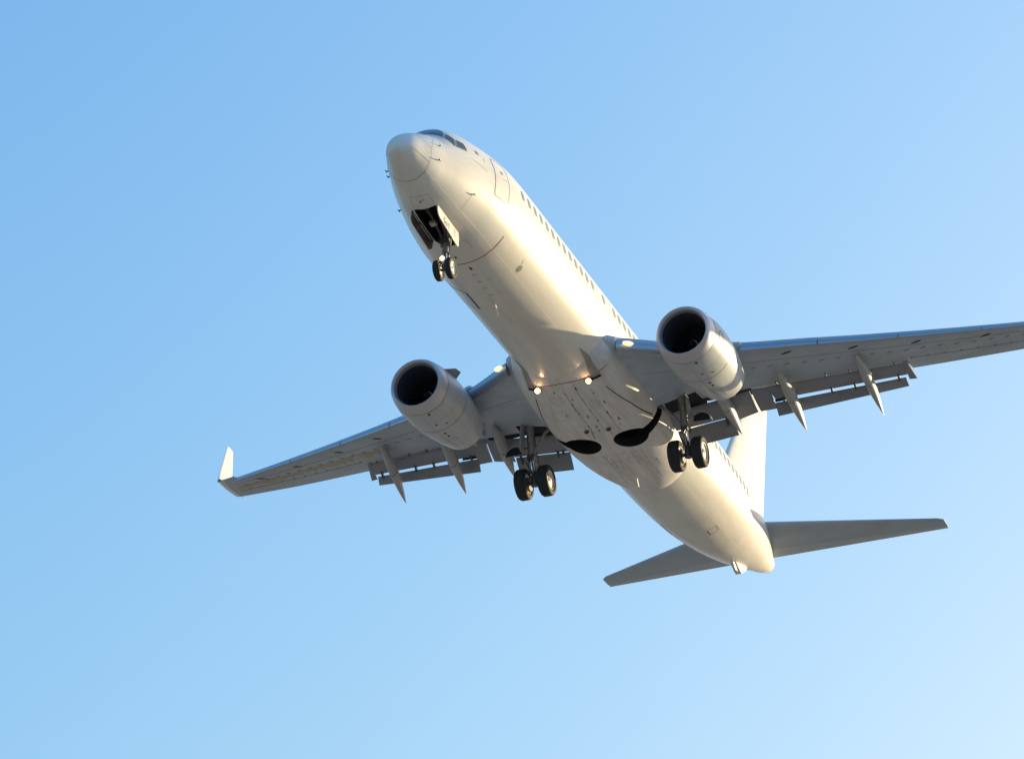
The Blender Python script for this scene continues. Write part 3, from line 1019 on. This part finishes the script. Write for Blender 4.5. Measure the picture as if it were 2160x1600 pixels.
# ------------------------------------------------------------------ engines
def engine(s):
    ey = 4.84 * s
    n = 56
    def ring(x, zc, ry, rt, rb, fl=1.0):
        out = []
        for k in range(n):
            a = 2 * math.pi * k / n
            c, q = math.cos(a), math.sin(a)
            e = 1.0 if q > 0 else fl
            out.append((x, ey + ry * math.copysign(abs(c) ** e, c), zc + (rt * q if q > 0 else -rb * abs(q))))
        return out
    st = [(13.60, -1.86, 1.03, 1.03, 1.00), (13.9, -1.85, 1.075, 1.07, 1.03), (14.3, -1.83, 1.105, 1.10, 1.05), (14.8, -1.81, 1.12, 1.11, 1.055), (15.3, -1.79, 1.10, 1.09, 1.04),
          (15.8, -1.76, 1.06, 1.05, 1.00), (16.3, -1.73, 1.00, 0.99, 0.95), (16.8, -1.70, 0.93, 0.92, 0.88), (17.2, -1.68, 0.86, 0.85, 0.81), (17.45, -1.67, 0.80, 0.80, 0.765)]
    def at(x):
        A = np.array(st)
        return [float(pchip(A[:, 0], A[:, k], x)) for k in (1, 2, 3, 4)]
    rings = [ring(x, *at(x)) for x in np.linspace(13.60, 17.45, 30)]
    zc, ry, rt, rb = at(17.45)
    rings += [ring(17.45, zc, ry - 0.03, rt - 0.03, rb - 0.03), ring(16.9, zc, ry - 0.02, rt - 0.02, rb - 0.02)]
    b = MB()
    v_, f_ = loft(rings, False, False)
    b.add(v_, f_)
    def cband(x0, t0, x1, t1, w, mi, off=0.006):
        """strip on the cowl from (x0, deg) to (x1, deg)"""
        N = 14
        P = []; nn = []
        for i in range(N + 1):
            x = x0 + (x1 - x0) * i / N; a = R_(t0 + (t1 - t0) * i / N)
            z_, y_, rt_, rb_ = at(x)
            c, q = math.cos(a), math.sin(a)
            r_ = rt_ if q > 0 else rb_
            P.append(Vector((x, ey + (y_ + off) * c, z_ + (r_ + off) * q))); nn.append(Vector((0, c, q)))
        vv = []; ff = []
        for i in range(N + 1):
            t = P[min(N, i + 1)] - P[max(0, i - 1)]
            d = t.cross(nn[i]).normalized() * w / 2
            vv += [P[i] - d, P[i] + d]
            if i:
                ff.append((2 * i - 2, 2 * i - 1, 2 * i + 1, 2 * i))
        b.add(vv, ff, mi)
    # markings; angles mirrored so that both engines carry them on the inboard-bottom side alike
    cband(15.05, -40, 15.05, -148, 0.022, 1)
    if s > 0:
        cband(15.05, 165, 15.05, 212, 0.022, 1)
    cband(14.72, -118, 14.78, -116, 0.09, 1)
    cband(14.70, -60, 14.74, -58, 0.05, 1)
    for x, t, w_ in ((13.75, -104, 0.10), (14.55, -100, 0.06), (15.35, -100, 0.10), (15.65, -101, 0.10)):
        cband(x, t - 2.5, x + 0.02, t + 2.5, w_, 2)
    for x in (15.95, 16.2, 16.5, 16.75):
        cband(x, -106, x, -90, 0.018, 3)
    for t in (-108, -90):
        cband(15.85, t, 17.0, t, 0.014, 3)
    for q in range(4):
        cband(13.63, 90 * q, 13.63, 90 * q + 90, 0.022, 3)
    cband(14.35, -30, 14.35, -150, 0.008, 3)
    cband(13.9, -90, 17.3, -90, 0.008, 3)
    cband(16.2, -30, 16.2, -150, 0.008, 3)
    eng = b.build('engine', [M['cowl'], M['red'], M['dark'], mat('cowl_seam', (0.25, 0.25, 0.24), 0.5)], root, 40)
    # ring emblem on the outboard-forward side of the cowl
    eb = MB()
    for rr, mi in ((0.17, 0),):
        N = 28
        vv = []; ff = []
        for k in range(N):
            a = 2 * math.pi * k / N
            for r2 in (rr - 0.025, rr + 0.025):
                x = 14.05 + r2 * math.cos(a)
                th_ = (math.pi if s < 0 else 0.0) + r2 * math.sin(a) / 1.07
                z_, y_, rt_, rb_ = at(x)
                q = math.sin(th_)
                vv.append((x, ey + (y_ + 0.006) * math.cos(th_), z_ + ((rt_ if q > 0 else rb_) + 0.006) * q))
        for k in range(N):
            j = (k + 1) % N
            ff.append((2 * k, 2 * k + 1, 2 * j + 1, 2 * j))
        eb.add(vv, ff)
    eb.build('cowl_emblem', [M['line']], eng)
    # inlet lip
    lip = [(13.60, 1.03, 1.00), (13.42, 1.005, 0.98), (13.26, 0.965, 0.945), (13.16, 0.915, 0.90), (13.13, 0.875, 0.865), (13.16, 0.835, 0.83), (13.24, 0.80, 0.795), (13.36, 0.775, 0.77)]
    v_, f_ = loft([ring(x, -1.865, r, r, rb_) for x, r, rb_ in lip], False, False)
    mesh_obj('inlet_lip', v_, f_, M['lip'], eng, 60)
    v_, f_ = loft([ring(x, -1.865 + 0.01 * (x - 13.36), r, r, r) for x, r in ((13.36, 0.772), (13.6, 0.765), (14.0, 0.775), (14.5, 0.79), (14.75, 0.79))], False, True)
    mesh_obj('inlet_duct', v_, f_, M['duct'], eng, 60)
    # fan
    fb = MB()
    for k in range(24):
        a0 = 2 * math.pi * k / 24
        vv = []
        for i in range(5):
            r = 0.20 + 0.575 * i / 4
            tw = R_(25 + 40 * i / 4)
            for q in (-1, 1):
                ww = 0.10 + 0.03 * i / 4
                dx = q * ww * math.cos(tw); da = q * ww * math.sin(tw) / r
                a = a0 + da
                vv.append((14.45 + dx, ey + r * math.cos(a), -1.855 + r * math.sin(a)))
        fb.add(vv, [(2 * i, 2 * i + 1, 2 * i + 3, 2 * i + 2) for i in range(4)])
    fb.build('fan', [M['fan']], eng, 60)
    sp = MB()
    sp.add(*lathe([(0.0, 0.004), (0.05, 0.06), (0.15, 0.13), (0.27, 0.19), (0.40, 0.23), (0.5, 0.24)], (14.02, ey, -1.855), 'x', 28))
    vv = []; ff = []
    for k in range(15):                                              # white swirl on the spinner
        a = 0.4 + 4.0 * k / 14
        x = 0.07 + 0.22 * k / 14
        r = float(np.interp(x, [0, 0.05, 0.15, 0.27, 0.40], [0, 0.06, 0.13, 0.19, 0.23])) + 0.006
        for q in (-0.022, 0.022):
            vv.append((14.02 + x + q * 0.8, ey + (r + q * 0.45) * math.cos(a), -1.855 + (r + q * 0.45) * math.sin(a)))
        if k:
            ff.append((2 * k - 2, 2 * k - 1, 2 * k + 1, 2 * k))
    sp.add(vv, ff, 1)
    sp.build('spinner', [M['fan'], mat('spinner_swirl', (0.8, 0.8, 0.8), 0.5)], eng, 60)
    # core nozzle and plug
    cb = MB()
    cb.add(*lathe([(0, 0.62), (0.6, 0.58), (1.2, 0.46), (1.45, 0.42), (1.45, 0.40), (0.7, 0.40)], (16.6, ey, -1.66), 'x', 36))
    cb.add(*lathe([(0, 0.28), (0.4, 0.25), (0.9, 0.12), (1.1, 0.02)], (17.7, ey, -1.66), 'x', 24))
    cb.build('exhaust_nozzle', [M['core']], eng, 40)
    # pylon
    rings = []
    for x, zt, zb, w in ((14.6, -0.70, -0.95, 0.03), (15.2, -0.62, -1.0, 0.15), (16.2, -0.55, -1.1, 0.20), (17.4, -0.72, -1.2, 0.20), (18.6, -0.86, -1.20, 0.15), (19.6, -0.82, -0.98, 0.04)):
        rings.append([(x, ey - w, zt), (x, ey - w, (zt + zb) / 2), (x, ey - w * 0.8, zb), (x, ey + w * 0.8, zb), (x, ey + w, (zt + zb) / 2), (x, ey + w, zt)])
    v_, f_ = loft(rings)
    mesh_obj('pylon', v_, f_, M['cowl'], eng, 40)
    # inboard chine (vortex strake)
    a = R_(38)
    P = []
    for x, off in ((13.72, 0.0), (14.75, 0.0), (14.62, 0.30), (14.25, 0.28)):
        z_, y_, rt_, rb_ = at(x)
        P.append(Vector((x, ey - s * (y_ + off - 0.02) * math.cos(a), z_ + (rt_ + off - 0.02) * math.sin(a))))
    v_, f_ = prism(P, Vector((0, 0.012 * s, 0.02)))
    mesh_obj('engine_chine', v_, f_, M['flap'], eng, None)
    return eng
for s in (-1, 1):
    engine(s)

# ------------------------------------------------------------------ tail
def tail_panel(name, rootc, tipc, zr, zt, u0, u1, mat_, parent, s, t=0.10, label=None, inset=0.0):
    secs = []
    for q in (0, 0.5, 0.97, 1.0):
        y = rootc[0] + (tipc[0] - rootc[0]) * q
        le = rootc[1] + (tipc[1] - rootc[1]) * q
        te = rootc[2] + (tipc[2] - rootc[2]) * q
        if q == 1.0:
            le += 0.10
        z = zr + (zt - zr) * q
        secs.append((y, le, te, z, t if q < 1 else t * 0.4))
    rings = []
    n = 12
    for y, le, te, z, tt in secs:
        c = te - le
        ring = []
        for i in range(n):
            u = u0 + (u1 - u0) * (0.5 + 0.5 * math.cos(math.pi * i / (n - 1)))
            ring.append((le + c * u, s * y, z + c * yt(u, tt) + 0.003))
        for i in range(n):
            u = u0 + (u1 - u0) * (0.5 - 0.5 * math.cos(math.pi * i / (n - 1)))
            if i == 0 and u0 == 0:
                continue
            ring.append((le + c * u, s * y, z - c * yt(u, tt) - 0.003))
        rings.append(ring)
    v_, f_ = loft(rings)
    return mesh_obj(name, v_, f_, mat_, parent, 40, label=label)
M['tailgrey'] = mat('tailplane_grey_paint', (0.42, 0.49, 0.56), 0.4, coat=0.1, var=(0.32, 0.36, 0.39), var_scale=(1.2, 0.6, 1), var_amt=0.6)
M['elev'] = mat('elevator_grey_paint', (0.50, 0.56, 0.62), 0.42, var=(0.40, 0.43, 0.45), var_scale=(1.2, 0.6, 1), var_amt=0.5)
for s in (-1, 1):
    rc, tc = (0.55, 34.15, 37.60), (7.17, 38.45, 39.40)
    st_ = tail_panel('tailplane', rc, tc, 0.93, 1.76, 0.0, 0.70, M['tailgrey'], root, s)
    tail_panel('elevator', (0.36, 34.03, 37.548), (7.15, 38.437, 39.395), 0.906, 1.757, 0.706, 1.0, M['elev'], st_, s)

def fin_panel(name, u0, u1, z0, z1, mat_, parent):
    rings = []
    n = 12
    for z in np.linspace(z0, z1, 8):
        le = 31.66 + 0.806 * (z - 1.8)
        te = 37.36 + 0.244 * (z - 1.3)
        c = te - le
        ring = []
        for i in range(n):
            u = u0 + (u1 - u0) * (0.5 + 0.5 * math.cos(math.pi * i / (n - 1)))
            ring.append((le + c * u, c * yt(u, 0.095) + 0.004, z))
        for i in range(n):
            u = u0 + (u1 - u0) * (0.5 - 0.5 * math.cos(math.pi * i / (n - 1)))
            if i == 0 and u0 == 0:
                continue
            ring.append((le + c * u, -c * yt(u, 0.095) - 0.004, z))
        rings.append(ring)
    v_, f_ = loft(rings)
    return mesh_obj(name, v_, f_, mat_, parent, 40)
fin = fin_panel('tail_fin', 0.0, 0.70, 1.3, 9.05, M['white'], root)
fin_panel('rudder', 0.708, 1.0, 1.75, 9.02, M['white'], fin)
# dorsal fillet
rings = []
for x, zt, w in ((27.6, 1.86, 0.02), (29.0, 2.05, 0.05), (30.6, 2.32, 0.09), (32.0, 2.75, 0.13), (33.2, 3.6, 0.16)):
    rings.append([(x, -w, 1.6), (x, -w * 0.7, (1.6 + zt) / 2), (x, 0, zt), (x, w * 0.7, (1.6 + zt) / 2), (x, w, 1.6)])
v, f = loft(rings)
mesh_obj('dorsal_fin', v, f, M['white'], fin, 60)

# ------------------------------------------------------------------ landing gear
def wheel(parent, c, R, W, side):
    """tyre and rim as two children; side = outboard direction of this wheel (+-1)"""
    h = W / 2
    prof = [(-h * 0.62, R * 0.60), (-h * 0.92, R * 0.70), (-h, R * 0.82), (-h * 0.93, R * 0.92), (-h * 0.72, R * 0.985), (-h * 0.45, R)]
    prof += [(-h * 0.40, R * 0.985), (-h * 0.34, R)]
    prof += [(-h * 0.05, R), (0, R * 0.985), (h * 0.05, R), (h * 0.34, R), (h * 0.40, R * 0.985), (h * 0.45, R)]
    prof += [(h * 0.72, R * 0.985), (h * 0.93, R * 0.92), (h, R * 0.82), (h * 0.92, R * 0.70), (h * 0.62, R * 0.60)]
    b = MB(); b.add(*lathe(prof, c, 'y', 48, closed=True))
    b.build('tyre', [M['tyre']], parent, 50)
    b = MB()
    for q in (-1, 1):
        b.add(*lathe([(q * h * 0.60, R * 0.615), (q * h * 0.80, R * 0.625), (q * h * 0.86, R * 0.60), (q * h * 0.80, R * 0.55), (q * h * 0.55, R * 0.50), (q * h * 0.50, R * 0.30), (q * h * 0.62, R * 0.24),
                      (q * h * 0.72, R * 0.20), (q * h * 0.74, R * 0.10), (q * h * 0.74, 0.005)], c, 'y', 40), 0)
        for k in range(9):
            a = 2 * math.pi * k / 9
            P = Vector((c[0] + R * 0.40 * math.cos(a), c[1] + q * h * 0.525, c[2] + R * 0.40 * math.sin(a)))
            b.add(*tube([P, P + Vector((0, q * 0.012, 0))], R * 0.065, 10), 1)
        P = Vector((c[0], c[1] + q * h * 0.74, c[2]))
        b.add(*tube([P, P + Vector((0, q * 0.012, 0))], R * 0.12, 12), 1)
    b.build('wheel_rim', [M['rim'], M['hub']], parent, 40)

# nose gear
ax = Vector((3.98, 0, -3.18))
top = Vector((4.18, 0, -1.55))
b = MB()
dv = (ax - top)
b.add(*tube([top, top + dv * 0.58], 0.085, 18), 0)
b.add(*tube([top + dv * 0.50, top + dv * 0.60], 0.105, 18), 0)
b.add(*tube([top + dv * 0.58, ax], 0.055, 16), 1)
b.add(*tube([ax + Vector((0, -0.24, 0)), ax + Vector((0, 0.24, 0))], 0.045, 12), 2)
b.add(*tube([ax + Vector((0.0, 0, -0.03)), ax + Vector((0, 0, 0.17))], 0.085, 14), 2)
b.add(*tube([top + dv * 0.32 + Vector((0, 0.06, 0)), Vector((2.95, 0.16, -1.45))], 0.045, 10), 2)      # drag brace
b.add(*tube([top + dv * 0.32 + Vector((0, -0.06, 0)), Vector((2.95, -0.16, -1.45))], 0.045, 10), 2)
b.add(*tube([top + dv * 0.2 + Vector((0.0, -0.15, 0)), top + dv * 0.45 + Vector((0, -0.13, 0))], 0.05, 10), 0)  # steering cylinders
b.add(*tube([top + dv * 0.2 + Vector((0.0, 0.15, 0)), top + dv * 0.45 + Vector((0, 0.13, 0))], 0.05, 10), 0)
b.add(*box(top + dv * 0.34 + Vector((-0.1, 0.0, 0)), (0.12, 0.34, 0.12)), 2)
b.add(*tube([top + dv * 0.05 + Vector((0.03, -0.12, 0)), top + dv * 0.6 + Vector((0.05, -0.11, 0)), ax + Vector((0.05, -0.08, 0.12))], 0.014, 8), 2)  # hoses
b.add(*tube([Vector((2.9, 0.22, -1.5)), Vector((3.6, 0.20, -1.62)), top + dv * 0.35 + Vector((0, 0.1, 0))], 0.02, 8), 2)
b.add(*tube([Vector((3.3, -0.25, -1.4)), Vector((3.7, -0.2, -1.75)), top + dv * 0.4 + Vector((0, -0.1, 0))], 0.025, 8), 0)
b.add(*box((3.45, 0.16, -1.75), (0.22, 0.20, 0.10)), 3)
ng = b.build('nose_landing_gear', [M['strut'], M['chrome'], M['steel'], M['rim']], root, 40)
b = MB()   # torque link
m1 = top + dv * 0.56 + Vector((0.08, 0, 0)); m2 = top + dv * 0.75 + Vector((0.30, 0, 0)); m3 = ax + Vector((0.07, 0, 0.12))
for a, c in ((m1, m2), (m2, m3)):
    for q in (-1, 1):
        b.add(*tube([a + Vector((0, 0.07 * q, 0)), c + Vector((0, 0.02 * q, 0))], 0.022, 8))
b.build('torque_link', [M['steel']], ng)
for q in (-1, 1):
    wheel(ng, (ax.x, ax.y + q * 0.205, ax.z), 0.345, 0.20, q)
b = MB()
lp = Vector((3.86, 0.03, -2.83))
fd = (Vector(CAM_POS) - lp).normalized()
fd = Vector((-0.95, 0, -0.30)).normalized()
b.add(*tube([lp - fd * 0.10, lp], [0.05, 0.08], 20), 0)
b.add(*tube([lp + fd * 0.004, lp + fd * 0.012], 0.078, 20), 2)
b.add(*tube([lp + fd * 0.014, lp + fd * 0.024], 0.050, 20), 1)
b.build('taxi_light', [M['bezel'], M['lamp'], M['glow']], ng, 40)

# nose gear doors
def door(name, y0, y1, pts, th, s, label=None):
    v_, f_ = prism([(x, (y0 if k < 2 else y1), z) for k, (x, z) in enumerate(pts)], (0, th * s, 0))
    return v_, f_
b = MB()
out = [(2.34, -1.80), (2.30, -1.95), (2.34, -2.13), (2.45, -2.21), (3.82, -2.52), (3.93, -2.48), (4.04, -2.10), (4.02, -1.92)]
yy = lambda z: -0.435 - 0.06 * (-1.85 - z)
b.add(*prism([(x, yy(z), z) for x, z in out], (0, -0.03, 0)), 0)
# red line near the rear edge
b.add(*prism([(3.66, yy(-1.98) - 0.031, -1.98), (3.69, yy(-1.98) - 0.031, -1.98), (3.66, yy(-2.3) - 0.031, -2.30), (3.63, yy(-2.3) - 0.031, -2.30)], (0, -0.003, 0)), 1)
for x in (2.55, 3.1, 3.6):
    b.add(*box((x, -0.41, -2.1), (0.04, 0.03, 0.3)), 2)
nd = b.build('nose_gear_door', [M['white'], M['red'], M['well']], root, 30, 'sunlit door with dark figures on its outer face')
cu = D.curves.new('door_number', 'FONT')
cu.body = '562'
cu.size = 0.34
cu.extrude = 0.002
tmp = D.objects.new('door_number', cu)
SC.collection.objects.link(tmp)
bpy.context.view_layer.update()
tm = D.meshes.new_from_object(tmp.evaluated_get(bpy.context.evaluated_depsgraph_get()))
D.objects.remove(tmp)
sl = R_(11)
Mt = Matrix.Translation((2.70, -0.492, -2.22)) @ Matrix.Rotation(sl, 4, 'Y') @ Matrix.Rotation(R_(90), 4, 'X')
tm.transform(Mt)
tm.materials.append(mat('door_figures', (0.16, 0.17, 0.19), 0.6))
to = D.objects.new('door_number', tm)
SC.collection.objects.link(to)
to.parent = nd
b = MB()
out = [(2.40, -1.76), (2.40, -2.05), (2.52, -2.16), (3.95, -2.36), (4.12, -2.25), (4.18, -1.92)]
b.add(*prism([(x, 0.44 + 0.10 * (-1.8 - z), z) for x, z in out], (0, 0.03, 0)), 0)
b.add(*prism([(2.45, 0.435, -1.84), (2.9, 0.435, -1.9), (2.9, 0.435, -1.93), (2.45, 0.435, -1.87)], (0, -0.02, 0)), 1)
b.add(*prism([(3.05, 0.445, -1.94), (3.9, 0.445, -2.02), (3.9, 0.445, -2.05), (3.05, 0.445, -1.97)], (0, -0.02, 0)), 1)
b.build('nose_gear_door', [M['hub'], M['rim']], root, 30)

# main gear
for s in (-1, 1):
    ax = Vector((19.40, 2.87 * s, -3.25))
    top = Vector((18.90, 2.86 * s, -1.15))
    dv = ax - top
    b = MB()
    b.add(*tube([top, top + dv * 0.10, top + dv * 0.55], [0.13, 0.14, 0.125], 18), 0)
    b.add(*tube([top + dv * 0.50, top + dv * 0.58], 0.16, 18), 0)
    b.add(*tube([top + dv * 0.56, ax], 0.085, 16), 1)
    b.add(*tube([ax + Vector((0, -0.5, 0)), ax + Vector((0, 0.5, 0))], 0.07, 14), 2)
    b.add(*tube([ax + Vector((0, 0, -0.12)), ax + Vector((0, 0, 0.28))], 0.13, 16), 2)
    # side strut towards the fuselage, and the walking beam above it
    knee = top + dv * 0.50 + Vector((-0.02, -0.10 * s, 0))
    b.add(*tube([knee, Vector((18.95, 2.30 * s, -1.62)), Vector((18.92, 1.85 * s, -1.30))], [0.05, 0.06, 0.05], 10), 0)
    b.add(*tube([top + Vector((0.16, -0.05 * s, 0.0)), top + dv * 0.42 + Vector((0.13, 0, 0))], 0.045, 10), 2)
    b.add(*tube([Vector((18.98, 1.95 * s, -1.1)), Vector((18.98, 2.8 * s, -1.18))], 0.05, 10), 2)
    # brake hoses and rods
    for k, (dx, dy, r) in enumerate(((0.15, 0.08, 0.016), (0.17, 0.02, 0.014), (0.14, -0.10, 0.018), (-0.15, 0.06, 0.014))):
        b.add(*tube([top + dv * 0.15 + Vector((dx * 0.9, dy, 0)), top + dv * 0.5 + Vector((dx * 1.15, dy * 1.3, 0)), top + dv * 0.74 + Vector((dx * 1.5, dy * 1.6, 0)), ax + Vector((dx * 0.7, dy * 2, 0.14))], r, 8), 2)
    b.add(*box(top + dv * 0.60 + Vector((-0.16, 0.03 * s, 0)), (0.12, 0.22, 0.16)), 2)
    b.add(*box(top + dv * 0.72 + Vector((0.02, -0.12 * s, 0)), (0.16, 0.08, 0.14)), 3)
    b.add(*tube([ax + Vector((0.05, -0.19, 0)), ax + Vector((0.05, -0.30, 0))], 0.25, 20), 2)       # brake packs
    b.add(*tube([ax + Vector((0.05, 0.19, 0)), ax + Vector((0.05, 0.30, 0))], 0.25, 20), 2)
    mg = b.build('main_landing_gear', [M['strut'], M['chrome'], M['steel'], M['rim']], root, 40)
    b = MB()
    m1 = top + dv * 0.54 + Vector((-0.12, 0, 0)); m2 = top + dv * 0.74 + Vector((-0.42, 0, 0.03)); m3 = ax + Vector((-0.10, 0, 0.16))
    for a, c in ((m1, m2), (m2, m3)):
        for q in (-1, 1):
            b.add(*tube([a + Vector((0, 0.10 * q, 0)), c + Vector((0, 0.025 * q, 0))], 0.03, 8))
    b.build('torque_link', [M['steel']], mg)
    for q in (-1, 1):
        wheel(mg, (ax.x, ax.y + q * 0.43, ax.z), 0.565, 0.41, q)
    # leg door: a curved strip down the leg that arches over the wheel
    ctrl = [(18.85, 3.02, -1.10), (18.85, 3.10, -1.40), (18.87, 3.13, -1.80), (18.90, 3.15, -2.08)]
    A0 = Vector((18.95, 3.20, -2.17)); A1 = Vector((19.11, 3.86, -2.20)); At = Vector((19.12, 3.50, -1.87))
    mid = (A0 + A1) / 2
    for k in range(13):
        a = math.pi * k / 12
        p = mid + (A0 - mid) * math.cos(a) + (At - mid) * math.sin(a)
        ctrl.append(tuple(p))
    rings = []
    for i, p in enumerate(ctrl):
        q0 = Vector(ctrl[max(0, i - 1)]); q1 = Vector(ctrl[min(len(ctrl) - 1, i + 1)])
        t = (q1 - q0).normalized()
        nn = t.cross(Vector((1, 0, 0))).normalized()
        w = 0.20 if i < 4 else 0.13
        c = Vector(p)
        ring = [c + Vector((dx, 0, 0)) + nn * dn_ for dx, dn_ in ((-w, -0.015), (w, -0.015), (w, 0.02), (-w, 0.02))]
        rings.append([(v3.x, v3.y * s, v3.z) for v3 in ring])
    v_, f_ = loft(rings)
    b = MB(); b.add(v_, f_)
    dome = [(18.98 + 0.10, p[1] * s, p[2]) for p in ctrl[4:]]
    b.add(*prism(dome, (0.04, 0, 0)), 1)
    b.add(*tube([(18.98, 3.3 * s, -2.05), top + dv * 0.40], 0.03, 8), 2)
    b.build('gear_leg_door', [M['fair'], M['well'], M['steel']], mg, 30)

# ------------------------------------------------------------------ retractable landing lights under the belly
for s in (-1, 1):
    lp = Vector((14.66, s * 0.93, -2.24))
    fd = Vector((-0.92, -0.10, -0.38)).normalized()
    b = MB()
    b.add(*tube([lp - fd * 0.16, lp - fd * 0.02, lp], [0.06, 0.10, 0.105], 20), 0)
    b.add(*tube([lp + fd * 0.004, lp + fd * 0.012], 0.098, 20), 2)
    b.add(*tube([lp + fd * 0.014, lp + fd * 0.024], 0.066, 20), 1)
    b.add(*tube([lp - fd * 0.1, lp + Vector((0.05, 0, 0.25))], 0.03, 8), 0)
    b.build('landing_light', [M['bezel'], M['lamp'], M['glow']], fairing, 40)
